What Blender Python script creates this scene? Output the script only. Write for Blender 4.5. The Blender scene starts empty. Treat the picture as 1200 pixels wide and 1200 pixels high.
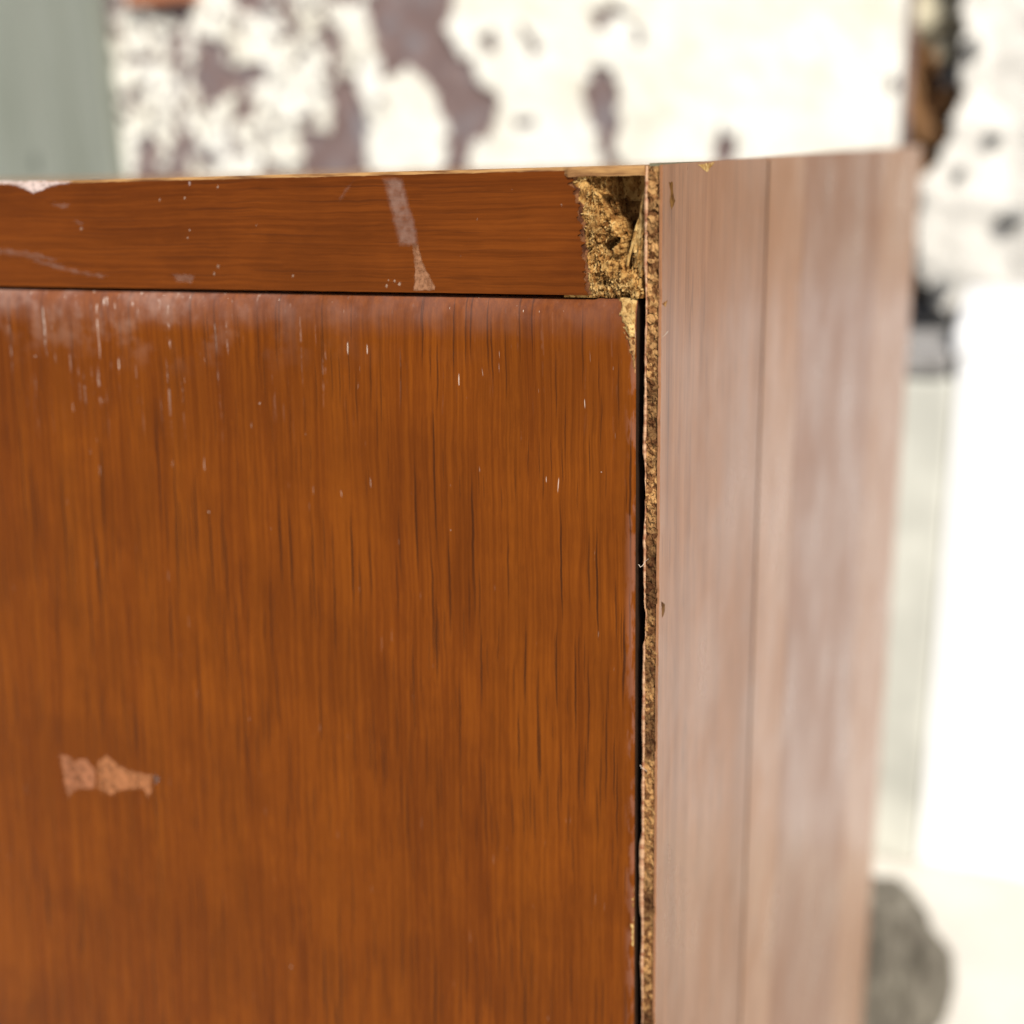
import bpy, bmesh, math, random
from mathutils import Vector, Matrix, noise
random.seed(7)
sc = bpy.context.scene
# ------------------------------------------------------------------ camera
FPX = 1385.0
CAM = Vector((0.0489, -0.1839, 0.00095))
YAW, PIT, ROL = -0.3895, 0.2875, -0.0279
Fw = Vector((math.sin(YAW)*math.cos(PIT), math.cos(YAW)*math.cos(PIT), -math.sin(PIT)))
R0 = Vector((math.cos(YAW), -math.sin(YAW), 0)); U0 = R0.cross(Fw)
Rt = R0*math.cos(ROL)+U0*math.sin(ROL); Up = U0*math.cos(ROL)-R0*math.sin(ROL)
cd = bpy.data.cameras.new('camera'); cam = bpy.data.objects.new('camera', cd)
sc.collection.objects.link(cam); sc.camera = cam
m = Matrix((Rt, Up, -Fw)).transposed().to_4x4(); m.translation = CAM; cam.matrix_world = m
cd.sensor_width = 36; cd.lens = 36*FPX/1200; cd.clip_start = 0.01; cd.clip_end = 200
cd.dof.use_dof = True; cd.dof.focus_distance = 0.197; cd.dof.aperture_fstop = 9.6; cd.dof.aperture_blades = 0
# ------------------------------------------------------------------ light
sun_to = Vector((0.46, -0.56, 0.69)).normalized()
w = bpy.data.worlds.new('World'); sc.world = w; w.use_nodes = True
sky = w.node_tree.nodes.new('ShaderNodeTexSky'); sky.sky_type = 'NISHITA'; sky.sun_disc = False
sky.sun_elevation = math.asin(sun_to.z); sky.sun_rotation = math.atan2(sun_to.x, sun_to.y)
bg = w.node_tree.nodes['Background']; bg.inputs['Strength'].default_value = 0.07
w.node_tree.links.new(sky.outputs[0], bg.inputs['Color'])
sl = bpy.data.lights.new('sun', 'SUN'); sl.energy = 3.6; sl.angle = math.radians(14); sl.color = (1, .93, .83)
so = bpy.data.objects.new('sun', sl); sc.collection.objects.link(so)
so.rotation_euler = sun_to.to_track_quat('Z', 'Y').to_euler()
sc.view_settings.view_transform = 'Standard'; sc.view_settings.look = 'None'
sc.view_settings.exposure = 0.6; sc.view_settings.gamma = 1
sc.view_settings.use_curve_mapping = False
# ------------------------------------------------------------------ helpers
def ray(px, py):
    return (Fw + Rt*((px-600)/FPX) - Up*((py-600)/FPX))
def fr(px, py, y=0.0):              # photo point on the plane of the cabinet front
    d = ray(px, py); t = (y-CAM.y)/d.y; p = CAM+d*t; return p.x, p.z
def sd(px, py, x=0.0):              # photo point on the plane of the cabinet side
    d = ray(px, py); t = (x-CAM.x)/d.x; p = CAM+d*t; return p.y, p.z
def fl(px, py, z):
    d = ray(px, py); t = (z-CAM.z)/d.z; return CAM+d*t
def obj(name, bm, mat, parent=None, smooth=False):
    me = bpy.data.meshes.new(name)
    if isinstance(bm, bmesh.types.BMesh):
        bmesh.ops.recalc_face_normals(bm, faces=bm.faces); bm.to_mesh(me); bm.free()
    else:
        me.from_pydata(bm[0], [], bm[1])
    if mat: me.materials.append(mat)
    if smooth:
        for p in me.polygons: p.use_smooth = True
    o = bpy.data.objects.new(name, me); sc.collection.objects.link(o)
    if parent:
        o.parent = parent
        b = parent
        off = Vector()
        while b: off += b.location; b = b.parent
        o.location = -off
    return o
def thing(name, loc, label, cat):
    o = bpy.data.objects.new(name, None); o.empty_display_size = .05
    sc.collection.objects.link(o); o.location = loc; o['label'] = label; o['category'] = cat
    return o
def box(bm, x0, x1, y0, y1, z0, z1, bev=0, seg=2):
    r = bmesh.ops.create_cube(bm, size=1)
    for v in r['verts']:
        v.co = Vector(((x0+x1)/2+v.co.x*(x1-x0), (y0+y1)/2+v.co.y*(y1-y0), (z0+z1)/2+v.co.z*(z1-z0)))
    if bev:
        es = list({e for v in r['verts'] for e in v.link_edges})
        bmesh.ops.bevel(bm, geom=es, offset=bev, segments=seg, affect='EDGES', profile=.5)
    return bm
def boxo(name, mat, parent, *a, **k):
    return obj(name, box(bmesh.new(), *a, **k), mat, parent)
def sm(a, b, x):
    t = max(0, min(1, (x-a)/(b-a))); return t*t*(3-2*t)
def n3(x, y, z=0): return noise.noise(Vector((x, y, z)))
def fbm(x, y, z=0, o=4): return noise.fractal(Vector((x, y, z)), 1.0, 2.0, o)
def hsh(a, b, c=0):
    v = math.sin(a*127.1+b*311.7+c*74.7)*43758.5453; return v-math.floor(v)
def inpoly(x, y, P):
    c = False; j = len(P)-1
    for i in range(len(P)):
        if (P[i][1] > y) != (P[j][1] > y) and x < (P[j][0]-P[i][0])*(y-P[i][1])/(P[j][1]-P[i][1])+P[i][0]: c = not c
        j = i
    return c
def pdist(x, y, P):                 # distance to outline, negative inside
    d = 1e9
    for i in range(len(P)):
        ax, ay = P[i-1]; bx, by = P[i]; dx, dy = bx-ax, by-ay
        t = max(0, min(1, ((x-ax)*dx+(y-ay)*dy)/(dx*dx+dy*dy+1e-20)))
        d = min(d, math.hypot(x-ax-t*dx, y-ay-t*dy))
    return -d if inpoly(x, y, P) else d
def ragged(P, step, amp, s=0):
    out = []
    for i in range(len(P)):
        a = P[i]; b = P[(i+1) % len(P)]; L = math.hypot(b[0]-a[0], b[1]-a[1]); n = max(1, int(L/step))
        for k in range(n):
            t = k/n; x = a[0]+(b[0]-a[0])*t; y = a[1]+(b[1]-a[1])*t
            out.append((x+amp*n3(x/step*.7, y/step*.7, 3.1+s), y+amp*n3(x/step*.7, y/step*.7, 9.7+s)))
    return out
def plate(P, y0, y1):               # front-plane outline (x,z) as a thin solid between two depths
    bm = bmesh.new()
    a = [bm.verts.new((x, y0, z)) for x, z in P]
    f = bm.faces.new(a)
    r = bmesh.ops.extrude_face_region(bm, geom=[f])
    for v in r['geom']:
        if isinstance(v, bmesh.types.BMVert): v.co.y = y1
    bmesh.ops.triangulate(bm, faces=[q for q in bm.faces if len(q.verts) > 4])
    return bm
def sheet(xs, zs, yf, keep=None):   # relief grid facing the viewer
    vs = []; fs = []; nz = len(zs)
    for x in xs:
        for z in zs: vs.append((x, yf(x, z), z))
    for i in range(len(xs)-1):
        for j in range(nz-1):
            if keep is None or keep((xs[i]+xs[i+1])/2, (zs[j]+zs[j+1])/2):
                fs.append((i*nz+j, i*nz+j+1, (i+1)*nz+j+1, (i+1)*nz+j))
    return vs, fs
def lin(a, b, n): return [a+(b-a)*i/(n-1) for i in range(n)]
# ------------------------------------------------------------------ material kit
class M:
    def __init__(s, name):
        s.m = bpy.data.materials.new(name); s.m.use_nodes = True; s.t = s.m.node_tree
        s.p = s.t.nodes['Principled BSDF']; s.c = None
    def n(s, t, **k):
        q = s.t.nodes.new(t)
        for a, b in k.items(): setattr(q, a, b)
        return q
    def put(s, sock, v):
        if isinstance(v, bpy.types.NodeSocket): s.t.links.new(v, sock)
        elif isinstance(v, (tuple, list)) and len(v) == 3 and sock.type == 'RGBA': sock.default_value = (*v, 1)
        else: sock.default_value = v
    def co(s):
        if s.c is None: s.c = s.n('ShaderNodeTexCoord').outputs['Object']
        return s.c
    def map(s, sx, sy, sz, loc=(0, 0, 0), v=None):
        q = s.n('ShaderNodeMapping'); s.put(q.inputs['Vector'], v or s.co())
        q.inputs['Scale'].default_value = (sx, sy, sz); q.inputs['Location'].default_value = loc
        return q.outputs[0]
    def noise(s, v, scale=1, detail=2, rough=.5, dist=0):
        q = s.n('ShaderNodeTexNoise'); s.put(q.inputs['Vector'], v)
        q.inputs['Scale'].default_value = scale; q.inputs['Detail'].default_value = detail
        q.inputs['Roughness'].default_value = rough; q.inputs['Distortion'].default_value = dist
        return q.outputs['Fac']
    def vor(s, v, scale=1, rnd=1, out='Distance'):
        q = s.n('ShaderNodeTexVoronoi'); s.put(q.inputs['Vector'], v); q.inputs['Scale'].default_value = scale
        q.inputs['Randomness'].default_value = rnd; return q.outputs[out]
    def ma(s, op, a, b=0.0, clamp=False):
        q = s.n('ShaderNodeMath', operation=op, use_clamp=clamp); s.put(q.inputs[0], a); s.put(q.inputs[1], b); return q.outputs[0]
    def step(s, x, a, b, lo=0.0, hi=1.0):
        q = s.n('ShaderNodeMapRange', interpolation_type='SMOOTHSTEP')
        s.put(q.inputs[0], x)
        for i, v in enumerate((a, b, lo, hi)): q.inputs[i+1].default_value = v
        return q.outputs[0]
    def mix(s, f, a, b, mode='MIX'):
        q = s.n('ShaderNodeMix', data_type='RGBA', blend_type=mode)
        s.put(q.inputs[0], f); s.put(q.inputs[6], a); s.put(q.inputs[7], b); return q.outputs[2]
    def ramp(s, f, st):
        q = s.n('ShaderNodeValToRGB'); e = q.color_ramp.elements
        while len(e) < len(st): e.new(.5)
        for i, (p, c) in enumerate(st): e[i].position = p; e[i].color = (*c, 1)
        s.put(q.inputs[0], f); return q.outputs[0]
    def fade(s):
        q = s.n('ShaderNodeAttribute'); q.attribute_name = 'fade'; return q.outputs['Fac']
    def xyz(s):
        q = s.n('ShaderNodeSeparateXYZ'); s.put(q.inputs[0], s.co()); return q.outputs
    def bump(s, h, dist, strength=1, nrm=None):
        q = s.n('ShaderNodeBump'); q.inputs['Distance'].default_value = dist; q.inputs['Strength'].default_value = strength
        s.put(q.inputs['Height'], h)
        if nrm: s.put(q.inputs['Normal'], nrm)
        return q.outputs[0]
    def set(s, **k):
        for a, b in k.items():
            s.put(s.p.inputs[{'col': 'Base Color', 'rough': 'Roughness', 'spec': 'Specular IOR Level', 'nrm': 'Normal', 'coat': 'Coat Weight',
                              'coatr': 'Coat Roughness', 'alpha': 'Alpha', 'ior': 'IOR', 'coatn': 'Coat Normal', 'cior': 'Coat IOR'}[a]], b)
        return s.m

def varnish_wood(name, axis, base, dark, light, pore_amt, scuffs_sheen=False, spec=.25, rough=.3, fan=0):
    """varnished open-pored veneer; axis = direction of the grain ('x','y','z')"""
    k = M(name)
    g, c = 14.0, 1.0                                    # along / across factors
    def mp(across, along, loc=(0, 0, 0), v=None):
        if axis == 'z': return k.map(across, across, along, loc, v)
        if axis == 'x': return k.map(along, across, across, loc, v)
        return k.map(across, along, across, loc, v)
    # slow wander so that the lines are never ruled
    wn = k.n('ShaderNodeTexNoise'); k.put(wn.inputs['Vector'], mp(45, 30)); wn.inputs['Scale'].default_value = 1; wn.inputs['Detail'].default_value = 3
    va = k.n('ShaderNodeVectorMath', operation='SUBTRACT'); k.put(va.inputs[0], wn.outputs['Color']); va.inputs[1].default_value = (.5, .5, .5)
    vb = k.n('ShaderNodeVectorMath', operation='SCALE'); k.put(vb.inputs[0], va.outputs[0]); vb.inputs['Scale'].default_value = .0016
    vc = k.n('ShaderNodeVectorMath', operation='ADD'); k.put(vc.inputs[0], k.co()); k.put(vc.inputs[1], vb.outputs[0])
    v = vc.outputs[0]
    jn = k.n('ShaderNodeTexNoise'); k.put(jn.inputs['Vector'], mp(260, 190)); jn.inputs['Scale'].default_value = 1; jn.inputs['Detail'].default_value = 2
    ja = k.n('ShaderNodeVectorMath', operation='SUBTRACT'); k.put(ja.inputs[0], jn.outputs['Color']); ja.inputs[1].default_value = (.5, .5, .5)
    jb = k.n('ShaderNodeVectorMath', operation='SCALE'); k.put(jb.inputs[0], ja.outputs[0]); jb.inputs['Scale'].default_value = .00045
    jc = k.n('ShaderNodeVectorMath', operation='ADD'); k.put(jc.inputs[0], v); k.put(jc.inputs[1], jb.outputs[0]); v = jc.outputs[0]
    if fan:                                              # the leaf of veneer was cut slightly fanned
        f0 = k.n('ShaderNodeSeparateXYZ'); k.put(f0.inputs[0], v); f1 = k.n('ShaderNodeCombineXYZ')
        k.put(f1.inputs[0], k.ma('MULTIPLY', f0.outputs[0], k.ma('ADD', k.ma('MULTIPLY', f0.outputs[2], fan), 1.0)))
        k.put(f1.inputs[1], f0.outputs[1]); k.put(f1.inputs[2], f0.outputs[2]); v = f1.outputs[0]
    broad = k.noise(mp(40, 7, v=v), 1, 2, .5)
    band = k.noise(mp(210, 5, (3, 1, 2), v), 1, 2, .5)
    fine = k.noise(mp(1500, 26, (1, 5, 2), v), 1, 4, .65)
    col = k.ramp(k.ma('ADD', k.ma('MULTIPLY', broad, .5), k.ma('MULTIPLY', band, .5)), [(.28, dark), (.5, base), (.72, light)])
    col = k.mix(k.step(fine, .45, .66, 0, .45), col, tuple(a*1.35 for a in light))
    col = k.mix(k.step(fine, .50, .32, 0, .38), col, tuple(a*.50 for a in base))
    # open pores: long thin broken lines, scattered singly
    sx = k.n('ShaderNodeSeparateXYZ'); k.put(sx.inputs[0], v)
    ac, al = (sx.outputs[0], sx.outputs[2]) if axis == 'z' else (sx.outputs[2], sx.outputs[0])
    def pores(a, b, rad, off, thr):
        cx = k.n('ShaderNodeCombineXYZ'); k.put(cx.inputs[0], k.ma('MULTIPLY', ac, a)); k.put(cx.inputs[1], k.ma('ADD', k.ma('MULTIPLY', al, b), off))
        q = k.n('ShaderNodeTexVoronoi', voronoi_dimensions='2D'); k.put(q.inputs['Vector'], cx.outputs[0]); q.inputs['Scale'].default_value = 1; q.inputs['Randomness'].default_value = .85
        e = k.n('ShaderNodeSeparateColor'); k.put(e.inputs[0], q.outputs['Color'])
        rr = k.ma('MULTIPLY', k.ma('ADD', e.outputs[1], .35), rad)
        f = k.ma('SUBTRACT', 1.0, k.ma('DIVIDE', q.outputs['Distance'], rr), True)
        return k.ma('MULTIPLY', k.ma('MULTIPLY', f, 2.2, True), k.step(e.outputs[0], thr, thr+.02, 0, 1))
    pa = pores(470, 9, .095, .3, .05); pb = pores(400, 5, .060, 5.1, .10); pc = pores(1000, 24, .16, 9.4, .20)
    pore = k.ma('MAXIMUM', k.ma('MAXIMUM', pa, pb), k.ma('MULTIPLY', pc, .7))
    pore = k.ma('MULTIPLY', pore, pore_amt)
    col = k.mix(pore, col, (base[0]*.22, base[1]*.30, base[2]*.6+.002))
    hgt = k.ma('SUBTRACT', k.ma('MULTIPLY', fine, .25), pore)
    rg = k.ma('ADD', k.ma('MULTIPLY', k.noise(k.map(60, 60, 60), 1, 4, .6), .25), rough-.1)
    x, y, z = k.xyz()
    if scuffs_sheen:
        # painted lip sheen, pale blots and rubbed streaks caught in the pores under the top edge, thickest at the far end
        st = k.noise(mp(1150, 42, (4, 4, 9), v), 1, 2, .55)
        blot = k.noise(k.map(120, 120, 120, (3, 0, 1)), 1, 4, .6)
        top = k.step(z, -.052, -.024); lef = k.step(x, -.045, -.108, .06, 1.0)
        top2 = k.step(z, -.0285, -.0225)
        s1 = k.ma('MULTIPLY', k.ma('MULTIPLY', k.step(st, .625, .71), k.step(k.noise(mp(900, 420, (2, 2, 6), v), 1, 2, .6), .40, .58)), k.ma('MULTIPLY', top, lef))
        s2 = k.ma('MULTIPLY', k.step(blot, .46, .68, 0, .30), k.ma('MULTIPLY', k.step(z, -.038, -.0235), lef))
        s3 = k.ma('MULTIPLY', k.step(blot, .35, .6, .10, .22), k.ma('MULTIPLY', top2, k.step(x, -.01, -.10, .55, 1)))  # pale sheen of the rounded top lip, painted into the colour
        col = k.mix(s3, col, (.40, .28, .26)); col = k.mix(s2, col, (.42, .28, .22)); col = k.mix(k.ma('MULTIPLY', s1, .75), col, (.62, .50, .42))
        # bright ticks of bare fibre
        tk = k.noise(mp(2400, 150, (9, 1, 3), v), 1, 1, .5)
        col = k.mix(k.ma('MULTIPLY', k.step(tk, .775, .81), k.step(z, -.085, -.03, .1, .9)), col, (.75, .62, .5))
        # worn right-hand edge
        ew = k.ma('MULTIPLY', k.step(x, -.0062, -.0046), k.step(k.noise(k.map(500, 300, 130, (2, 0, 0)), 1, 4, .65), .46, .58))
        col = k.mix(k.ma('MULTIPLY', ew, .35), col, (.30, .15, .11))
    # dust specks
    vd = k.vor(k.map(210, 210, 210), 1); vr = k.vor(k.map(210, 210, 210), 1, out='Color')
    vs = k.n('ShaderNodeSeparateColor'); k.put(vs.inputs[0], vr)
    speck = k.ma('MULTIPLY', k.step(vd, .042, .020), k.step(vs.outputs[0], .90, .92))
    col = k.mix(k.ma('MULTIPLY', speck, .75), col, (.7, .6, .5))
    mott = k.noise(k.map(35, 35, 35, (1, 7, 3)), 1, 4, .6)
    col = k.mix(k.step(mott, .62, .38, 0, .30), col, tuple(a*.6 for a in dark))
    nr = k.bump(hgt, .00006, .55)
    return k.set(col=col, rough=rg, spec=spec, nrm=nr)
MAT = {}
MAT['door'] = varnish_wood('varnished_door_veneer', 'z', (.152, .0365, .0028), (.120, .0265, .0028), (.184, .0480, .0034), .85, True, .07, .36, .65)
MAT['rail'] = varnish_wood('varnished_edge_veneer', 'x', (.124, .0292, .0036), (.098, .0218, .0032), (.148, .0370, .0044), .30, False, .07, .34)
def side_wood(name, base, dark, light):
    k = M(name)
    v = k.co()
    broad = k.noise(k.map(60, 60, 3), 1, 3, .55)
    fine = k.noise(k.map(1300, 1300, 40, (3, 1, 1)), 1, 4, .65)
    mid = k.noise(k.map(260, 260, 10, (1, 2, 3)), 1, 3, .6)
    col = k.ramp(k.ma('ADD', k.ma('MULTIPLY', broad, .4), k.ma('MULTIPLY', mid, .6)), [(.34, dark), (.5, base), (.66, light)])
    col = k.mix(k.step(fine, .50, .34, 0, .8), col, tuple(a*.62 for a in base))
    col = k.mix(k.step(fine, .53, .68, 0, .35), col, tuple(a*1.25 for a in light))
    sp = k.noise(k.map(650, 650, 60, (8, 3, 1)), 1, 2, .5)
    col = k.mix(k.step(sp, .38, .29, 0, .65), col, tuple(a*.4 for a in base))
    sm_ = k.noise(k.map(20, 20, 20, (4, 1, 0)), 1, 4, .6)
    rg = k.step(sm_, .3, .7, .26, .40)
    return k.set(col=col, rough=rg, spec=.15, nrm=k.bump(fine, .00004, .4))
MAT['side'] = side_wood('side_veneer', (.262, .119, .055), (.180, .077, .034), (.312, .148, .073))
MAT['side_b'] = side_wood('side_veneer_pale', (.300, .142, .067), (.258, .118, .053), (.340, .166, .080))
MAT['side_c'] = side_wood('side_veneer_red', (.225, .097, .046), (.185, .077, .035), (.262, .117, .057))
def chipboard(name, gold, mid, dark, zvar=False, dk=.5):
    k = M(name)
    a = k.noise(k.map(900, 900, 900), 1, 5, .65)
    b = k.vor(k.map(1100, 1100, 1100), 1, out='Color'); sp = k.n('ShaderNodeSeparateColor'); k.put(sp.inputs[0], b)
    f = k.ma('ADD', k.ma('MULTIPLY', a, .6), k.ma('MULTIPLY', sp.outputs[0], .4))
    col = k.ramp(f, [(.22, dark), (.42, mid), (.56, gold), (.78, tuple(min(.8, q*1.35) for q in gold))])
    big = k.noise(k.map(160, 160, 160, (2, 2, 2)), 1, 3, .6)
    col = k.mix(k.step(big, .55, .38, 0, dk), col, dark)
    if zvar:
        zz = k.noise(k.map(2, 2, 42, (0, 0, 4.3)), 1, 3, .6)
        col = k.mix(k.step(zz, .53, .42, 0, .85), col, tuple(q*.8 for q in dark))
    pits = k.noise(k.map(2600, 2600, 2000), 1, 3, .6)
    col = k.mix(k.step(pits, .45, .33, 0, .8), col, tuple(q*.4 for q in dark))
    return k.set(col=col, rough=1.0, spec=.02, nrm=k.bump(a, .0002, .5))
MAT['chip'] = chipboard('raw_chipboard', (.45, .260, .085), (.29, .138, .038), (.10, .040, .012))
MAT['chip_edge'] = chipboard('raw_chipboard_edge', (.40, .225, .088), (.215, .098, .036), (.058, .022, .010), True)
MAT['chip_pale'] = chipboard('pale_chipboard', (.50, .33, .13), (.37, .21, .067), (.17, .075, .025), False, .25)
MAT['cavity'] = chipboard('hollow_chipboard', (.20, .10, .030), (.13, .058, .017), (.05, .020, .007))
def raw_edge(name, c1, c2):
    k = M(name); a = k.noise(k.map(90, 900, 900), 1, 4, .6)
    return k.set(col=k.ramp(a, [(.38, c2), (.58, c1)]), rough=.6, spec=.3, nrm=k.bump(a, .0002, .5))
MAT['topedge'] = raw_edge('raw_top_veneer', (.40, .215, .075), (.13, .050, .014))
MAT['liner'] = raw_edge('liner_veneer', (.50, .30, .17), (.26, .10, .045))
def plain(name, col, rough=.6, spec=.3, var=.25, scale=60):
    k = M(name); a = k.noise(k.map(scale, scale, scale), 1, 4, .6)
    return k.set(col=k.ramp(a, [(.3, tuple(q*(1-var) for q in col)), (.7, tuple(min(.9, q*(1+var*.6)) for q in col))]), rough=rough, spec=spec, nrm=k.bump(a, .2/scale*.05, .4))
MAT['glue'] = plain('brown_glue_line', (.13, .06, .03))
MAT['torn'] = chipboard('torn_band_backing', (.20, .085, .035), (.12, .045, .020), (.05, .018, .010))
MAT['inner'] = plain('inner_board_gap_shade', (.03, .015, .008), .9, .1)
def smear(name, col, amount, scale=700):
    k = M(name)
    a = k.noise(k.map(scale, scale, scale), 1, 4, .65); b = k.noise(k.map(scale*.25, scale*.25, scale*.12, (3, 1, 1)), 1, 3, .6)
    al = k.ma('MULTIPLY', k.step(a, .25, .62, .45, 1.0), k.step(b, .25, .6, .5, 1.0))
    return k.set(col=k.ramp(a, [(.3, tuple(q*.75 for q in col)), (.7, col)]), rough=.6, spec=.2, alpha=k.ma('MULTIPLY', k.ma('MULTIPLY', al, amount), k.fade()))
MAT['smear_faint'] = smear('faint_smear', (.42, .26, .20), .42)
MAT['scuff'] = smear('faint_scuff', (.40, .24, .18), .26)
MAT['nick'] = smear('pale_nick', (.50, .34, .24), .75)
MAT['smear_beige'] = smear('beige_scrape', (.36, .17, .085), .95, 1500)
MAT['bare_pink'] = smear('bare_wood_pink', (.35, .135, .060), 1.1)
MAT['bare_orange'] = smear('bare_wood_orange', (.40, .155, .060), 1.0)
MAT['white_chip'] = smear('white_chip', (.70, .55, .50), 1.1)
MAT['bluegrey'] = smear('bluegrey_mark', (.16, .14, .13), .7)
# ------------------------------------------------------------------ floor
FZ = -0.80
def floor_mat():
    k = M('pale_concrete'); a = k.noise(k.map(6, 6, 6), 1, 6, .65); b = k.noise(k.map(90, 90, 90), 1, 3, .6)
    col = k.ramp(a, [(.3, (.54, .51, .45)), (.7, (.66, .63, .57))]); col = k.mix(k.step(b, .4, .3, 0, .4), col, (.4, .37, .32))
    return k.set(col=col, rough=.8, spec=.3, nrm=k.bump(b, .002, .4))
bm = bmesh.new(); vs = [bm.verts.new(q) for q in ((-12, -12, FZ), (12, -12, FZ), (12, 12, FZ), (-12, 12, FZ))]; bm.faces.new(vs)
o = obj('floor', bm, floor_mat()); o['kind'] = 'structure'; o['label'] = 'bright pale concrete floor around the cabinet'
# ------------------------------------------------------------------ flaking wall behind
WY = 1.60
def wpx(px, py, y=WY):
    x, z = fr(px, py, y); return x, z
W_L = wpx(0, 100)[0]-.9; W_R = wpx(1058, 90)[0]
def wall_mat():
    k = M('bare_brown_wall'); a = k.noise(k.map(25, 25, 25), 1, 5, .65)
    b = k.noise(k.map(22, 22, 22, (5, 2, 2)), 1, 3, .6)
    return k.set(col=k.mix(k.step(b, .5, .7, 0, .7), k.ramp(a, [(.3, (.14, .092, .086)), (.7, (.25, .185, .175))]), (.22, .24, .27)), rough=.9, spec=.1, nrm=k.bump(a, .004, .5))
LX0 = wpx(330, 100)[0]; LX1 = wpx(650, 100)[0]
def limewash():
    k = M('old_limewash'); a = k.noise(k.map(14, 14, 14), 1, 5, .65); b = k.noise(k.map(45, 45, 45, (3, 3, 3)), 1, 4, .6)
    col = k.ramp(a, [(.3, (.70, .66, .55)), (.55, (.84, .82, .74)), (.75, (.86, .85, .80))])
    x, y, z = k.xyz()
    dirt = k.ma('MULTIPLY', k.step(b, .58, .68, 0, .55), k.step(x, LX1, LX0))
    col = k.mix(dirt, col, (.40, .42, .42))
    return k.set(col=col, rough=.85, spec=.1, nrm=k.bump(b, .004, .5))
wall = thing('plaster_wall', ((W_L+W_R)/2, WY, FZ), 'whitewashed wall behind the cabinet, paint flaked off in brown patches', 'wall')
boxo('masonry', wall_mat(), wall, W_L, W_R-.002, WY, WY+.18, FZ, 1.3)
bare_px = [
 [(435, -20), (537, -20), (527, 30), (540, 60), (560, 85), (582, 105), (580, 150), (556, 172), (546, 215), (518, 215), (525, 150), (514, 120), (500, 95), (480, 85), (455, 90), (440, 60), (430, 30)],
 [(376, 22), (402, 30), (404, 80), (425, 100), (434, 140), (428, 215), (352, 215), (358, 155), (384, 145), (390, 90)],
 [(238, 40), (264, 50), (272, 90), (260, 122), (240, 127), (226, 98)],
 [(203, 40), (221, 60), (217, 120), (225, 215), (203, 215), (210, 130)],
 [(262, 150), (290, 112), (305, 116), (275, 158)], [(148, 103), (162, 103), (166, 124), (152, 126)], [(322, -20), (345, -20), (338, 40), (326, 20)],
 [(688, 84), (729, 76), (726, 130), (729, 215), (706, 215), (700, 150), (690, 130)],
 [(126, 20), (138, 24), (136, 50), (128, 48)], [(125, 180), (140, 176), (142, 215), (125, 215)], [(160, 160), (184, 156), (190, 215), (158, 215)],
 [(838, 160), (860, 156), (862, 215), (842, 215)], [(608, 138), (627, 137), (628, 153), (610, 154)], [(615, 30), (632, 40), (634, 62), (618, 58)],
 [(690, 10), (722, 5), (745, 22), (720, 28), (697, 32)], [(741, 34), (755, 36), (754, 49), (743, 50)], [(560, 40), (580, 40), (584, 62), (566, 60)],
 [(345, 0), (360, 30), (352, 60), (340, 30)], [(298, 150), (312, 150), (310, 168), (300, 170)], [(200, -10), (230, -10), (220, 20), (205, 22)]]
bare = [[wpx(*q) for q in P] for P in bare_px]
bb = [(min(q[0] for q in P)-.03, max(q[0] for q in P)+.03, min(q[1] for q in P)-.03, max(q[1] for q in P)+.03) for P in bare]
XA = wpx(120, 100)[0]
def paint_keep(x, z):
    wx = x+.016*fbm(x*28, z*28, 1, 3); wz = z+.016*fbm(x*28, z*28, 5, 3)
    for P, b in zip(bare, bb):
        if b[0] < wx < b[1] and b[2] < wz < b[3] and inpoly(wx, wz, P): return False
    lf = sm(LX1, LX0, x)
    t = fbm(x*17, z*17, 7, 6); t2 = fbm(x*46, z*46, 3, 4)
    return t < .82-.55*lf and t2 < 1.05-.80*lf
zt = .42; zb = -.42
xs = lin(W_L+.45, W_R, 560); zs = lin(zb, zt, 200)
g = sheet(xs, zs, lambda x, z: WY-.004-.0015*n3(x*40, z*40), paint_keep)
o = obj('paint_layer', g, limewash(), wall)
md = o.modifiers.new('thick', 'SOLIDIFY'); md.thickness = .0028; md.offset = -1
o['kind'] = 'stuff'
LW = limewash()
boxo('lower_plaster', LW, wall, W_L+.45, W_R-.001, WY-.005, WY-.001, FZ, zb-.001)
boxo('upper_plaster', LW, wall, W_L+.45, W_R-.001, WY-.005, WY-.001, zt+.001, 1.298)
# reddish batten at the top of the wall, just entering the picture
x0, z0 = wpx(148, 6, WY-.03); x1, z1 = wpx(226, 2, WY-.03)
bt = thing('wall_batten', ((x0+x1)/2, WY-.03, z0), 'short reddish brown batten fixed high on the flaking wall', 'batten')
boxo('batten', plain('red_batten', (.42, .16, .08)), bt, x0, x1, WY-.03, WY-.0045, z0, z0+.03, bev=.003)
# grey-green post
pxr, _ = wpx(122, 100, WY-.04)
def post_mat():
    k = M('greygreen_paint'); a = k.noise(k.map(30, 30, 2.5), 1, 4, .6); b = k.noise(k.map(60, 60, 60), 1, 4, .6)
    col = k.ramp(a, [(.3, (.185, .20, .165)), (.55, (.225, .24, .205)), (.75, (.25, .265, .235))])
    return k.set(col=k.mix(k.step(b, .68, .78, 0, .6), col, (.1, .1, .08)), rough=.7, spec=.2, nrm=k.bump(a, .004, .3))
PM = post_mat()
post = thing('wooden_post', (pxr-.2, WY-.05, FZ), 'grey green painted door post at the left of the flaking wall', 'post')
boxo('shaft', PM, post, pxr-.42, pxr, WY-.04, WY-.006, FZ, 1.29, bev=.006)
for q in (.075, .155): boxo('bead', PM, post, pxr-q-.012, pxr-q, WY-.044, WY-.039, FZ+.01, 1.28, bev=.003)
kx, kz = wpx(44, 190, WY-.04)
bm = bmesh.new(); bmesh.ops.create_uvsphere(bm, u_segments=12, v_segments=8, radius=.012)
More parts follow.
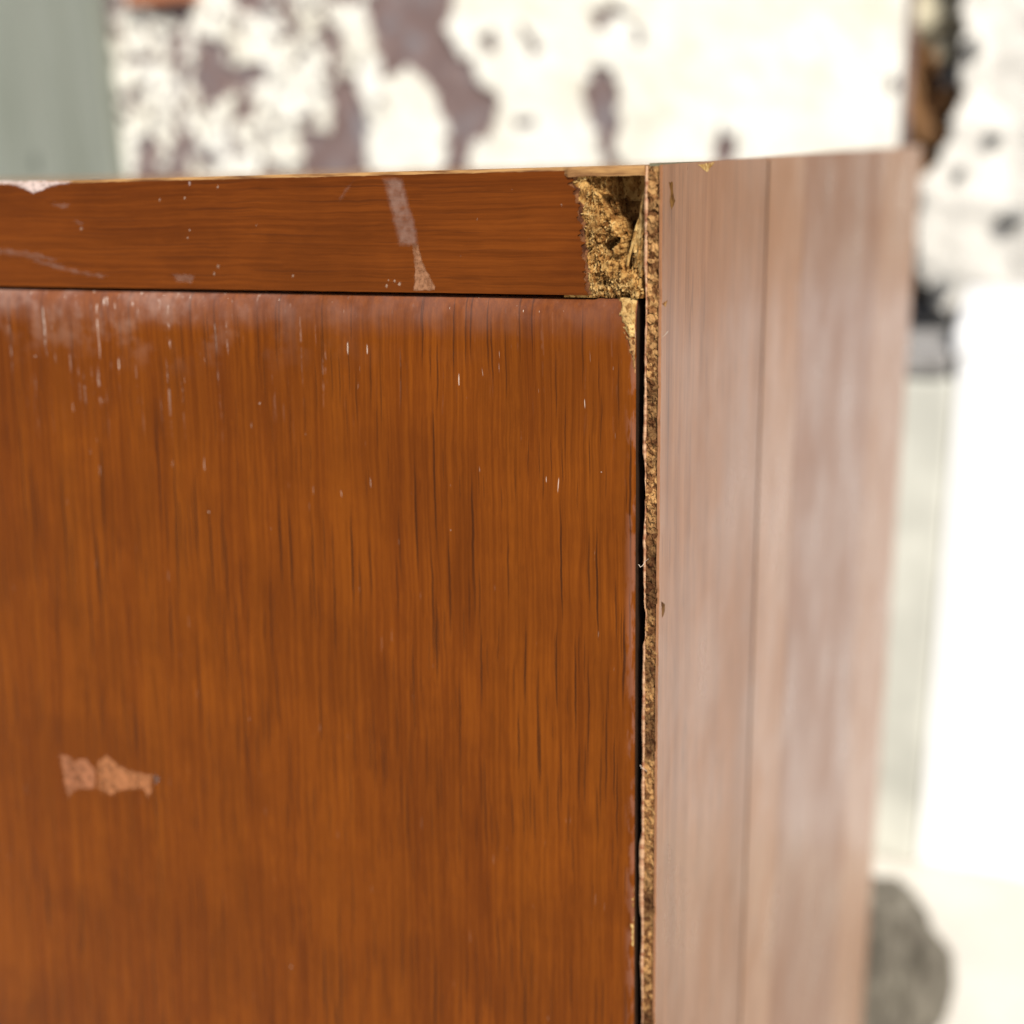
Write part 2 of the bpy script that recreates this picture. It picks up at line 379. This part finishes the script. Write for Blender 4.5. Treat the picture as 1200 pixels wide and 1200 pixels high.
for v in bm.verts: v.co = Vector((kx+v.co.x, WY-.04+v.co.y*.4, kz+v.co.z*1.4))
obj('knot', bm, plain('dark_knot', (.10, .11, .09)), post, True)
# ------------------------------------------------------------------ rubble wall beyond
RY = 2.05
rx0 = wpx(1030, 100, RY)[0]
rub = thing('rubble_wall', (rx0+.6, RY, FZ), 'rough whitewashed stone wall with dark gaps on the right', 'wall')
boxo('mortar', plain('dark_mortar', (.13, .10, .07), .95, .1, .5, 40), rub, rx0-.1, rx0+1.6, RY-.005, RY+.3, FZ, 1.25)
def stone_mat(name, c):
    k = M(name); a = k.noise(k.map(30, 30, 30), 1, 6, .68); b = k.noise(k.map(9, 9, 9), 1, 4, .6)
    col = k.ramp(b, [(.3, tuple(q*.85 for q in c)), (.7, c)]); col = k.mix(k.step(a, .36, .28, 0, .6), col, (.16, .14, .12))
    return k.set(col=col, rough=.9, spec=.1, nrm=k.bump(a, .01, .6))
SW = stone_mat('whitewashed_stone', (.86, .84, .78)); SC = stone_mat('cream_stone', (.62, .57, .42)); SB = stone_mat('rusty_stone', (.26, .14, .065)); SG = stone_mat('grey_stone', (.28, .28, .27))
def stone(cx, cy, rx, ry, mat, seed, sx=1.0, yy=RY, parent=rub, dep=.085):
    if mat is SW: rx *= 1.22; ry *= 1.18
    x, z = wpx(cx, cy, yy); sc_ = abs(wpx(cx+1, cy, yy)[0]-x)
    bm = bmesh.new(); bmesh.ops.create_icosphere(bm, subdivisions=4, radius=1)
    for v in bm.verts:
        p = v.co.copy()
        q = [math.copysign(abs(c)**.72, c) for c in p]
        d = 1+.20*fbm(p.x*1.3+seed*7, p.y*1.3, p.z*1.3+seed, 4)
        v.co = Vector((x+q[0]*d*rx*sc_, yy+.03+q[1]*d*dep, z+q[2]*d*ry*sc_))
    return obj('stone', bm, mat, parent, True)
for i, (cx, cy, rx, ry, mt) in enumerate([
    (1084, 22, 22, 32, SC), (1066, 50, 16, 30, SB), (1066, 118, 20, 40, SB), (1104, 60, 16, 22, SC), (1112, 92, 12, 18, SG), (1100, 160, 14, 20, SB), (1112, 20, 14, 24, SC), (1130, 12, 26, 34, SW), (1188, 20, 34, 52, SW), (1092, 74, 18, 20, SB), (1070, 90, 14, 40, SB), (1108, 118, 20, 26, SB), (1080, 150, 22, 28, SB),
    (1142, 52, 12, 26, SG), (1148, 118, 24, 34, SW), (1196, 118, 32, 36, SW), (1086, 205, 20, 28, SB), (1132, 172, 22, 24, SW), (1182, 190, 14, 18, SW), (1150, 238, 40, 44, SW), (1205, 215, 26, 24, SW), (1116, 250, 36, 55, SW),
    (1200, 300, 36, 34, SW), (1148, 312, 36, 40, SW), (1106, 318, 28, 30, SC), (1085, 280, 16, 40, SC), (1098, 372, 40, 26, SG), (1160, 375, 40, 26, SW), (1230, 370, 40, 40, SW), (1240, 60, 26, 60, SW), (1245, 160, 26, 50, SW), (1250, 260, 26, 50, SW),
    (1060, 10, 14, 40, SC), (1056, 150, 14, 40, SG), (1062, 240, 22, 40, SB), (1130, -40, 40, 30, SW), (1200, -60, 40, 34, SW), (1070, -50, 30, 34, SC)]):
    if mt is not SW: stone(cx, cy, rx, ry, mt, i+1)
for i, (cx, cy, rx, ry) in enumerate([(1166, 160, 11, 8), (1188, 255, 15, 10), (1126, 201, 8, 7), (1140, 55, 10, 14), (1104, 338, 14, 10)]):
    stone(cx, cy, rx, ry, SG, 60+i, yy=RY-.128, dep=.018)
RP = [wpx(px, py, RY-.06) for px, py in [(1136, -160), (1128, 60), (1128, 100), (1118, 150), (1104, 185), (1082, 215), (1074, 270), (1080, 320), (1096, 350), (1112, 362), (1132, 346), (1160, 356), (1500, 362), (1500, -160)]]
def rkeep(x, z):
    return inpoly(x+.012*fbm(x*30, z*30, 2, 3), z+.012*fbm(x*30, z*30, 8, 3), RP) and fbm(x*20, z*20, 4, 4) < 1.25
xr0, xr1, zr0, zr1 = min(q[0] for q in RP)-.02, max(q[0] for q in RP), min(q[1] for q in RP)-.02, max(q[1] for q in RP)
o = obj('limewash_coat', sheet(lin(xr0, xr1, 170), lin(zr0, zr1, 170), lambda x, z: RY-.085+.014*fbm(x*7, z*7, 3, 3), rkeep), SW, rub, True)
md = o.modifiers.new('thick', 'SOLIDIFY'); md.thickness = .012; md.offset = -1
# ------------------------------------------------------------------ white chest and cream side board on the right
A = fl(1075, 1010, FZ); B = fl(1200, 1150, FZ)
dv = Vector((1, 0, 0)); nv = Vector((0, -1, 0))
d1 = ray(1112, 385); t1 = (Vector((A.x, A.y, 0))-Vector((CAM.x, CAM.y, 0))).length/Vector((d1.x, d1.y, 0)).length
TZ = CAM.z+d1.z*t1
chest = thing('white_chest', (A.x, A.y, FZ), 'bright white painted chest standing right of the cabinet', 'chest')
chest.location = A+dv*.35-nv*.2; chest.location.z = FZ
def slab(name, mat, parent, a0, a1, n0, n1, z0, z1, bev=.004):
    bm = box(bmesh.new(), a0, a1, n0, n1, z0, z1, bev)
    for v in bm.verts:
        q = A+dv*v.co.x+nv*v.co.y; v.co = Vector((q.x, q.y, v.co.z))
    return obj(name, bm, mat, parent)
WP = plain('white_paint', (.86, .87, .88), .4, .4, .05, 12)
slab('carcass', WP, chest, 0, .75, -.42, 0, FZ+.0005, TZ-.03, .002)
slab('lid', WP, chest, -.006, .756, -.426, .002, TZ-.029, TZ, .004)
CW = thing('low_wall', (A.x-.2, A.y+.1, FZ), 'cream rendered low wall with ledge greyed as a shadow band behind the white chest', 'wall')
CM = plain('cream_render', (.56, .56, .50), .9, .1, .25, 8)
Cc = fl(1040, 1080, FZ)
boxo('render', CM, CW, A.x-.55, A.x-.0015, A.y-.003, A.y+.14, FZ, TZ-.052, bev=.006)
boxo('ledge', plain('ledge_shadow_grey', (.30, .29, .28), .9, .1, .3, 30), CW, A.x-.57, A.x-.0075, A.y-.008, A.y+.155, TZ-.050, TZ-.022, bev=.006)  # grey slab stands in for the shadow band along the wall top
# rough stump on the floor
S = fl(1040, 1130, FZ+.05)
def stump_mat():
    k = M('rough_bark'); a = k.noise(k.map(40, 40, 14), 1, 6, .68); b = k.noise(k.map(140, 140, 30), 1, 3, .6)
    col = k.ramp(a, [(.3, (.05, .044, .034)), (.5, (.14, .125, .10)), (.74, (.27, .25, .20))])
    return k.set(col=k.mix(k.step(b, .42, .32, 0, .6), col, (.03, .026, .02)), rough=.95, spec=.1, nrm=k.bump(b, .006, .8))
bm = bmesh.new(); bmesh.ops.create_icosphere(bm, subdivisions=5, radius=1)
for v in bm.verts:
    p = v.co; q = Vector([math.copysign(abs(c)**.85, c) for c in p]); d = 1+.22*fbm(p.x*1.5, p.y*1.5, p.z*1.5+4, 5)
    t = 1.12-.38*p.z; v.co = Vector((S.x-.004+q.x*d*.049*t, S.y+q.y*d*.05*t, max(FZ, FZ+.050+q.z*d*.090)))
o = obj('log_stump', bm, stump_mat(), None, True)
o['label'] = 'small rough grey brown stump on the floor beside the cabinet'; o['category'] = 'stump'
# ------------------------------------------------------------------ the cabinet
DEP = .612; WID = .90
cab = thing('wooden_cabinet', (-WID/2, DEP/2, FZ), 'reddish brown veneered wooden cabinet with a broken crumbling top corner', 'cabinet')
ZT = 0.0; ZR = -.0200                     # top face, underside of the top board
XI = -.0028                               # inner face of side panel
XD = XI-.0013                             # right edge of the door
# --- body that closes the cabinet
boxo('carcass', MAT['inner'], cab, -WID, XI-.0002, .030, DEP-.004, FZ+.05, ZR-.002)
boxo('plinth', MAT['inner'], cab, -WID+.01, XI-.004, .02, DEP-.01, FZ, FZ+.0495)
boxo('side_panel', MAT['side'], cab, -WID-.018, -WID-.0002, 0, DEP, FZ+.0005, ZT)
# --- top board: core, thin top sheet, front edge band
jag = []                                   # torn right end of the front edge band, from the photograph
for (px, py) in [(668, 203), (671, 210), (666, 216), (674, 222), (672, 232), (678, 240), (676, 252), (680, 262), (679, 275), (683, 288), (681, 300), (685, 312), (683, 322), (686, 332), (685, 340), (689, 347)]:
    jag.append(fr(px, py))
XB = min(q[0] for q in jag)-.0006
def torn(Q, step, amp, dx=0, s=0):
    out = []
    for (ax, az), (bx, bz) in zip(Q, Q[1:]):
        n = max(1, int(math.hypot(bx-ax, bz-az)/step))
        for k in range(n):
            t = k/n; z = az+(bz-az)*t
            out.append((ax+(bx-ax)*t+dx+amp*(fbm(3+s, z*700, 1, 4)+.6*fbm(9+s, z*2600, 1, 2)), z))
    return out
tb = boxo('top_board', MAT['chip'], cab, -WID, XB-.0004, .0008, DEP-.001, ZR+.0004, ZT-.0055)
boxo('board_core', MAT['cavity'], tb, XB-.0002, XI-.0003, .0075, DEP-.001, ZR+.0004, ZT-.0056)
def top_edge(x): return .00020*fbm(x*160, 2.2, 0, 4)
xs = lin(-WID, -.16, 30)+lin(-.158, XI-.00005, 900)
vs = []; fs = []
for i, x in enumerate(xs):
    e = top_edge(x); lw = .0009+.0006*sm(XB-.002, XB+.001, x)+.00010*fbm(x*300, 8, 0, 3)
    brk = sm(XB-.0005, XB+.0008, x)
    f = .0001+e*.8-brk*.0004
    prof = [(DEP-.001, -lw-.0036), (.014, -lw-.0036), (.0078, -lw), (f+.0003*(1-brk), -lw), (f, -lw+.00015), (f+.00004, -.00040), (f+.00018, -.00012+e*.3), (f+.0006, e*.15), (.008, 0), (.014, -.0036), (DEP-.001, -.0036)]
    for (yy, zz) in prof: vs.append((x, yy, zz))
n = 11
for i in range(len(xs)-1):
    for j in range(n-1): fs.append((i*n+j, (i+1)*n+j, (i+1)*n+j+1, i*n+j+1))
fs.append(tuple(range(n))); fs.append(tuple(range((len(xs)-1)*n, len(xs)*n))[::-1])
obj('top_veneer', (vs, fs), MAT['topedge'], tb)
# edge band: thin veneered strip with a torn end
tz = lambda x: -.00055+.00010*fbm(x*120, 4, 0, 4)-.00010*max(0, fbm(x*700, 1, 3, 2))
P = [(-WID, ZR)]
P = [(x, tz(x)) for x in lin(-WID, -.17, 8)+lin(-.165, jag[0][0]-.0003, 420)]
P += torn(jag, .00014, .00075)
P += [(x, ZR+.00005*n3(x*300, 1)) for x in lin(jag[-1][0], -.165, 200)]+[(-WID, ZR)]
bm = plate(P, 0, .0007)
band = obj('edge_band', bm, MAT['rail'], cab)
md = band.modifiers.new('soft', 'BEVEL'); md.width = .00018; md.segments = 2; md.limit_method = 'ANGLE'; md.angle_limit = math.radians(60)
# darker backing layer of the band, torn further back
lay = torn(jag[1:], .00016, .00070, .0007, 5)
P = [(XB-.004, -.0014), (lay[0][0], -.0014)]+lay+[(jag[-1][0]+.0006, ZR+.0001), (XB-.004, ZR+.0001)]
obj('torn_layer', plate(P, .00025, .00065), MAT['torn'], band)
# --- broken corner: crumbled chipboard relief
def cpx(cx, cy): return fr(640+cx/5.4545, 160+cy/5.4545)
hollow = [cpx(*q) for q in [(375, 205), (600, 205), (610, 300), (590, 420), (572, 520), (545, 620), (510, 690), (465, 590), (425, 520), (410, 440), (388, 380), (378, 300)]]
crev = [[cpx(*q) for q in C] for C in ([(470, 690), (505, 640), (540, 560), (525, 700), (520, 800), (512, 890), (490, 880), (500, 790)], [(355, 690), (440, 640), (470, 680), (420, 720), (395, 790), (370, 730)], [(590, 900), (665, 830), (665, 1030), (610, 1000)])]
cl, ct = cpx(250, 200); 
def chips(x, y, z, s):
    d, p = noise.voronoi(Vector((x*s, y*s, z*s)))
    q = p[0]; r1 = hsh(q.x, q.y, q.z); a = hsh(q.y, q.z, q.x)*6.283
    tilt = ((x*s-q.x)*math.cos(a)+(z*s-q.z)*math.sin(a))
    return r1+.9*tilt-.25*d[0]
pocket = [cpx(*q) for q in [(325, 360), (420, 385), (435, 470), (485, 560), (492, 650), (445, 640), (425, 560), (375, 500), (345, 430)]]
clumps = [(*cpx(440, 590), .0011, .0022), (*cpx(390, 862), .0015, .0016), (*cpx(455, 712), .0010, .0020), (*cpx(330, 250), .0014, .0008), (*cpx(505, 935), .0014, .0014), (*cpx(300, 560), .0012, .0008)]
def broke(x, z):
    u = sm(XB+.0012, XI-.0012, x)
    d = .0005+.0030*u*(1-.3*u)
    d += .0016*fbm(x*330, z*190, 3, 3)*(.25+.75*u)
    d += .0010*fbm(x*1500, z*280, 11, 3)*(1-sm(XB+.002, XB+.0045, x))          # fibrous column at the left
    d += .0008*(chips(x, 0, z*.6, 620)-.5)+.0005*(chips(x, 3, z*.7, 1900)-.5)+.0004*fbm(x*2200, z*1100, 5, 5)
    d += .0026*sm(-.0002, .0005, -pdist(x, z, pocket)+.0002*fbm(x*1300, z*1300, 4, 3))
    for C in crev: d += .0036*sm(-.0001, .0004, -pdist(x, z, C)+.0002*fbm(x*1300, z*1300, 6, 3))
    for cx_, cz_, rr, hh in clumps:
        q = math.hypot(x-cx_, (z-cz_)*.8)/rr+.25*fbm(x*900, z*900, 1, 3)
        if q < 1: d -= hh*math.sqrt(1-q*q) if q > 0 else hh
    d -= .0016*sm(ZR+.0042, ZR+.0010, z)*(.6+.5*n3(x*500, 4))      # shelf of crumbs along the bottom
    t = sm(XI-.0030, XI-.0006, x)*sm(-.0045, -.0095, z)              # splinters leaning on the side panel
    d = d*(1-.55*t)+.0012*t*fbm(x*2300-z*500, z*160, 8, 3)
    h = -pdist(x, z, hollow)+.00030*fbm(x*1300, z*1300, 2, 3)
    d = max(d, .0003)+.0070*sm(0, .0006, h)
    return max(.00035, min(d, .0078))
def jag_x(z):
    b = jag[0][0]
    for (x0, z0), (x1, z1) in zip(jag, jag[1:]):
        if z <= z0: b = x1
    return b
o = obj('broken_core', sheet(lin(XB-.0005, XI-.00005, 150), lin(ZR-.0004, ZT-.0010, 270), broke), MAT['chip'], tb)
# loose crumbs and splinters caught in the break
bm = bmesh.new()
for i in range(1100):
    x = random.uniform(XB+.0006, XI-.0003); z = random.uniform(ZR-.0002, -.0018)
    if i < 350: x = random.uniform(XB+.0006, XI-.0012); z = ZR+abs(random.gauss(0, .0016))
    if pdist(x, z, hollow) < .0002 or x < jag_x(z)+.0009: continue
    y = broke(x, z)-random.uniform(0, .0003)
    L_ = random.uniform(.0002, .0008); W_ = random.uniform(.00006, .00020)
    mt = Matrix.Translation((x, y, z)) @ Matrix.Rotation(random.gauss(0, .9), 4, 'Y') @ Matrix.Rotation(random.uniform(-.9, .9), 4, 'X') @ Matrix.Rotation(random.uniform(0, 3), 4, 'Z')
    r = bmesh.ops.create_icosphere(bm, subdivisions=1, radius=1)
    for v in r['verts']:
        j = 1+random.uniform(-.35, .35); v.co = mt @ Vector((v.co.x*W_*j, v.co.y*W_*.6*j, v.co.z*L_*j*.6))
o = obj('loose_crumbs', bm, MAT['chip_pale'], tb); o['kind'] = 'stuff'
# strands bridging the hollow on its right
bm = bmesh.new()
def strand(bm, pts, r0, r1):
    prev = None
    for i, p in enumerate(pts):
        p = Vector(p); r = r0+(r1-r0)*i/(len(pts)-1)
        ring = [bm.verts.new(p+Vector((math.cos(a)*r, math.sin(a)*r*.5, 0))*random.uniform(.45, 1.3)) for a in (0, 1.57, 3.14, 4.71)]
        if prev:
            for j in range(4): bm.faces.new((prev[j], prev[(j+1) % 4], ring[(j+1) % 4], ring[j]))
        prev = ring
for k in range(7):
    ax, az = cpx(random.uniform(585, 640), random.uniform(260, 640)); bx, bz = cpx(random.uniform(500, 640), random.uniform(720, 930))
    y0 = random.uniform(.0006, .0022); y1 = random.uniform(.0005, .002)
    strand(bm, [(ax+(bx-ax)*t+.0003*n3(k*3.1, t*4), y0+(y1-y0)*t+.0003*n3(k*7.7, t*4, 2), az+(bz-az)*t) for t in lin(0, 1, 9)], random.uniform(.00010, .00020), random.uniform(.0003, .0006))
for k in range(90):
    x = random.uniform(XB+.0012, XB+.0048) if k < 60 else random.uniform(XB+.004, XI-.0004)
    z = random.uniform(ZR+.001, -.0022); L_ = random.uniform(.0008, .0036); sl_ = random.gauss(0, .22)
    if x < jag_x(z)+.0008 or pdist(x, z, hollow) < .0012: continue
    pts = []
    for t in lin(0, 1, 6):
        zz = max(ZR-.0003, min(-.0013, z+(t-.5)*L_)); xx = min(XI-.0001, x+sl_*(t-.5)*L_+.00012*n3(k*2.3, t*3))
        pts.append((xx, max(-.0001, min(broke(xx, zz), .0035)-.0002-.0004*abs(t-.5)*random.random()), zz))
    strand(bm, pts, random.uniform(.00004, .00010), random.uniform(.00003, .00009))
obj('torn_strands', bm, MAT['chip_pale'], tb)['kind'] = 'stuff'
# --- marks on the edge band
def mark(name, pxs, mat, parent, y, step=.0005, amp=.0003, label=None, soft=.0006):
    P = ragged([fr(px, py, y) for px, py in pxs], step, amp, len(pxs))
    x0, x1, z0, z1 = min(q[0] for q in P), max(q[0] for q in P), min(q[1] for q in P), max(q[1] for q in P)
    c = max(.00012, (x1-x0)/90)
    g = sheet(lin(x0, x1, max(6, int((x1-x0)/c))), lin(z0, z1, max(6, int((z1-z0)/c))), lambda x, z: y-.00003, lambda x, z: pdist(x, z, P) < c)
    o = obj(name, g, mat, parent)
    at = o.data.attributes.new('fade', 'FLOAT', 'POINT')
    for i, v in enumerate(o.data.vertices): at.data[i].value = sm(0, 1, -pdist(v.co.x, v.co.z, P)/soft)
    if label: o['label'] = label
    return o
mark('white_chip', [(-6, 211), (40, 211), (92, 212), (78, 216), (66, 217), (55, 221), (40, 227), (30, 223), (22, 219), (8, 216), (-6, 216)], MAT['white_chip'], band, 0, .0005, .00025, 'pale chip on the upper edge', .0003)
mark('white_chip', [(220, 212), (224, 212), (224, 218), (221, 219)], MAT['white_chip'], band, 0, .0005, .0001)
mark('smear', [(446, 206), (473, 206), (482, 240), (491, 270), (491, 290), (466, 290), (456, 250)], MAT['smear_faint'], band, 0, .0006, .0003, 'faint greyish smear', .0012)
mark('scrape', [(482, 283), (491, 286), (496, 308), (505, 325), (511, 336), (510, 341), (484, 341), (486, 318)], MAT['smear_beige'], band, 0, .0004, .0002, 'beige scrape mark', .0003)
for P_ in ([(-5, 288), (40, 294), (72, 303), (66, 308), (30, 303), (-5, 298)], [(34, 298), (60, 306), (96, 316), (130, 322), (120, 328), (70, 318), (40, 308)], [(60, 236), (84, 238), (80, 246), (62, 243)], [(86, 255), (100, 258), (98, 266), (88, 264)], [(200, 318), (230, 322), (226, 334), (206, 332)], [(395, 232), (402, 222), (414, 208), (418, 211), (408, 226), (399, 238)]):
    mark('scuff', P_, MAT['scuff'], band, 0, .0006, .0004, None, .0007)
for (px, py, q) in ((95, 268, 2), (187, 234, 2), (216, 232, 2), (255, 312, 2.5), (251, 321, 2), (255, 219, 2), (222, 270, 1.5), (220, 279, 1.5), (300, 264, 1), (343, 323, 1.5), (453, 335, 2), (462, 329, 2), (468, 333, 2.5), (455, 328, 1.5), (559, 257, 1.5), (658, 240, 1.5), (540, 300, 1), (620, 280, 1), (600, 222, 1)):
    mark('nick', [(px-q*.8, py), (px, py-q*1.2), (px+q, py-q*.3), (px+q*.3, py+q*1.3)], MAT['nick'], band, 0, .0003, .00015, None, .00012)
# --- door
DY = -.0006
ZD = ZR-.0006
xs = lin(-WID+.003, -.135, 12)+lin(-.130, XD-.0030, 60)+lin(XD-.0028, XD, 18)
zs = lin(FZ+.055, -.17, 10)+lin(-.165, ZD-.0052, 60)+lin(ZD-.005, ZD, 26)
def door_y(x, z):
    y = DY
    t = sm(ZD-.0046, ZD, z)
    q = max(0, (z-(ZD-.0042))/.0042); y += .0017*(1-math.sqrt(max(0, 1-q*q)))
    q = max(0, (x-(XD-.0007))/.0007); q = min(q, 1); y += .0005*(1-math.sqrt(max(0, 1-q*q)))
    y += .00003*n3(x*25, z*14)+.00005*sm(XD-.002, XD, x)*n3(x*300, z*220)
    return y
vs, fs = sheet(xs, zs, door_y)
nx, nz = len(xs), len(zs); nb = len(vs)
vs += [(x, .018, z) for x in xs for z in zs]
fs += [tuple(nb+i for i in reversed(f)) for f in fs]
for i in range(nx-1):
    for j in (0, nz-1): a = i*nz+j; b = (i+1)*nz+j; fs.append((a, b, nb+b, nb+a) if j == 0 else (a, nb+a, nb+b, b))
for j in range(nz-1):
    for i in (0, nx-1): a = i*nz+j; b = a+1; fs.append((a, nb+a, nb+b, b) if i == 0 else (a, b, nb+b, nb+a))
door = obj('door', (vs, fs), MAT['door'], cab, True)
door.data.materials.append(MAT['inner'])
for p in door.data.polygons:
    if abs(p.normal.x) > .9: p.material_index = 1  # side faces coloured near-black to paint the shade inside the gap
md = door.modifiers.new('sharp', 'EDGE_SPLIT'); md.split_angle = math.radians(50)
mark('bare_patch', [(69, 882), (80, 884), (88, 891), (100, 886), (114, 903), (112, 926), (96, 925), (88, 928), (80, 937), (74, 915)], MAT['bare_pink'], door, DY, .0007, .0005, 'pinkish patch of rubbed bare wood')
mark('bare_patch', [(113, 892), (125, 884), (140, 897), (165, 905), (179, 906), (179, 930), (172, 935), (168, 925), (145, 927), (128, 933), (114, 926)], MAT['bare_orange'], door, DY, .0007, .0005, 'orange patch of rubbed bare wood')
mark('bare_patch', [(179, 905), (186, 908), (188, 916), (181, 922)], MAT['bluegrey'], door, DY, .0007, .0004)
# chipped corner and edge of the door
def chip_patch(name, pxs, mat, lift, amp):
    P = ragged([fr(px, py, DY) for px, py in pxs], .00035, .0009)
    x0, x1 = min(q[0] for q in P), min(max(q[0] for q in P), XD-.00005); z0, z1 = min(q[1] for q in P), min(max(q[1] for q in P), ZD+.0002)
    def yf(x, z):
        e = -pdist(x, z, P); r = door_y(min(x, XD), min(z, ZD))
        return r+.00025-lift*sm(0, .0006, e)+amp*(fbm(x*1300, z*900, 6, 4)+.6*(chips(x, 1, z, 1200)-.5))*sm(0, .0004, e)
    return obj(name, sheet(lin(x0, x1, max(8, int((x1-x0)/.00008))), lin(z0, z1, max(8, int((z1-z0)/.0001))), yf, lambda x, z: pdist(x, z, P) < .0001), mat, door)
chip_patch('chipped_corner', [(722, 349), (740, 340), (770, 340), (770, 408), (746, 402), (734, 394), (726, 376)], MAT['chip_pale'], .00055, .00022)
chip_patch('chipped_edge', [(728, 384), (740, 392), (770, 398), (770, 452), (746, 456), (743, 440), (738, 425), (733, 404)], MAT['chip_edge'], .0004, .00020)
chip_patch('chipped_edge', [(741, 1040), (765, 1030), (765, 1124), (742, 1124), (737, 1098), (739, 1064)], MAT['chip_pale'], .00045, .00012)
chip_patch('chipped_edge', [(743, 1188), (765, 1182), (765, 1230), (741, 1230)], MAT['chip_pale'], .00045, .00012)
# --- right side panel: chipboard core, pale liner, veneer leaves
ys = [sd(px, py)[0] for px, py in ((901, 190), (945, 186), (1036, 180))]
sp = boxo('side_panel', MAT['chip_edge'], cab, XI+.0005, -.0005, .0006, DEP-.001, FZ+.0005, ZT-.0003)
sp['label'] = 'right side panel with raw crumbling front edge'
# raw front edge as relief
def edge_y(x, z):
    d = .00020+.00040*(chips(x, 2, z, 900)-.45)+.00022*fbm(x*2200, z*1400, 3, 4)
    d += .00035*max(0, fbm(3, z*120, 7, 3))
    return max(-.0001, min(d, .0012))
zs = lin(-.19, ZT-.0002, 1500)
obj('raw_edge', sheet(lin(XI+.0004, -.00028, 20), zs, edge_y), MAT['chip_edge'], sp)
# liner on the inner face with an uneven front lip
vs = []; fs = []
zs2 = [FZ+.001, -.5, -.2]+lin(-.195, ZT-.0001, 900)
for z in zs2:
    e = .00045*fbm(1, z*170, 4, 4)+.00012*fbm(5, z*900, 1, 2)
    wv = .00034*fbm(2, z*60, 9, 4)+.00045*sm(.35, .6, fbm(7, z*70, 3, 3))-.00055*sm(-.138, -.128, z)*sm(-.116, -.120, z)
    for (xx, yy) in ((XI+wv, .03), (XI+wv, .0001+e), (XI+.00018+wv*.5, -.00008+e), (XI+.00042, .0001+e), (XI+.00042, .03)): vs.append((xx, yy, z))
for i in range(len(zs2)-1):
    for j in range(4): fs.append((i*5+j, i*5+j+1, (i+1)*5+j+1, (i+1)*5+j))
obj('liner_veneer', (vs, fs), MAT['liner'], sp)
# veneer leaves of the outer face
def leaf(y0, y1, mat, first=False):
    zz = [FZ+.0006, -.4]+lin(-.2, ZT, 500); v2 = []; f2 = []
    for z in zz:
        e = (.00022*fbm(4, z*260, 2, 4)+.0010*max(0, fbm(9, z*110, 2, 4)-.15)) if first else 0
        tp = 0
        for (xx, yy) in ((-.00045, y0+e), (-.00010, y0+e), (0, y0+e+.00012), (0, y1-.00006), (-.00006, y1), (-.00045, y1)): v2.append((xx, yy, z+.0045*max(0, yy)/DEP*(z > -.15)*(1+z/.15)))
    for i in range(len(zz)-1):
        for j in range(5): f2.append((i*6+j, i*6+j+1, (i+1)*6+j+1, (i+1)*6+j))
    f2.append(tuple(range(6))[::-1]); f2.append(tuple(range((len(zz)-1)*6, len(zz)*6)))
    return obj('veneer_leaf', (v2, f2), mat, sp)
leaf(-.0001, ys[0]-.0011, MAT['side'], True)
leaf(ys[0]+.0011, ys[1]-.0005, MAT['side_b'])
leaf(ys[1]+.0005, ys[2]-.0010, MAT['side_c'])
leaf(ys[2]+.0010, DEP, MAT['side_b'])
for yy, hw, sm_ in ((ys[0], .0010, MAT['inner']), (ys[1], .00045, MAT['glue']), (ys[2], .00095, MAT['glue'])):
    boxo('seam', sm_, sp, -.0006, -.00006, yy-hw, yy+hw, FZ+.001, ZT-.0002)
# painted grey-green reflection along the top of the side, small chip and gouge
def side_mark(name, pxs, mat, step=.0004, amp=.0003, label=None):
    P = ragged([sd(px, py) for px, py in pxs], step, amp)
    bm = plate(P, 0, 1)
    for v in bm.verts: v.co = Vector((.00003 if v.co.y < .5 else -.00005, v.co.x, v.co.z))
    o = obj(name, bm, mat, sp)
    if label: o['label'] = label
    return o
side_mark('chip', [(818, 193), (838, 190), (833, 196), (828, 202)], MAT['chip_pale'], .0004, .0002, 'small yellow chip on the top edge')
side_mark('gouge', [(784, 214), (788, 213), (789, 228), (791, 236), (787, 245), (785, 236), (786, 226)], MAT['cavity'], .0004, .0003, 'short dark gouge near the top')
side_mark('chip', [(776, 356), (782, 352), (780, 360)], MAT['chip_edge'], .0003, .0001)
side_mark('chip', [(775, 705), (779, 708), (779, 716), (776, 724)], MAT['chip_edge'], .0003, .0002)
boxo('top_strip', plain('greygreen_reflection', (.17, .16, .10), .6, .3, .3, 300), sp, XI+.00045, -.0002, .0009, ys[0]*.55, ZT-.0002, ZT+.00025)  # greenish reflection on the panel top, put into this strip's colour
# --- stray fibres in the gap
def fibre(pxs, r=.00005):
    bm = bmesh.new(); pts = [fr(px, py, -.0006) for px, py in pxs]
    prev = None
    for i, (x, z) in enumerate(pts):
        y = -.0004-.0004*math.sin(i*1.3)
        ring = [bm.verts.new((x+r*math.cos(a), y+r*math.sin(a), z+r*math.sin(a)*.6)) for a in (0, 2.1, 4.2)]
        if prev:
            for j in range(3): bm.faces.new((prev[j], prev[(j+1) % 3], ring[(j+1) % 3], ring[j]))
        prev = ring
    return obj('stray_fibre', bm, plain('fibre', (.6, .5, .4)), sp)
fibre([(748, 662), (751, 664), (753, 663), (755, 659), (759, 656)])
fibre([(750, 897), (752, 899), (755, 901), (757, 905)])
fibre([(776, 395), (780, 392), (783, 388)])
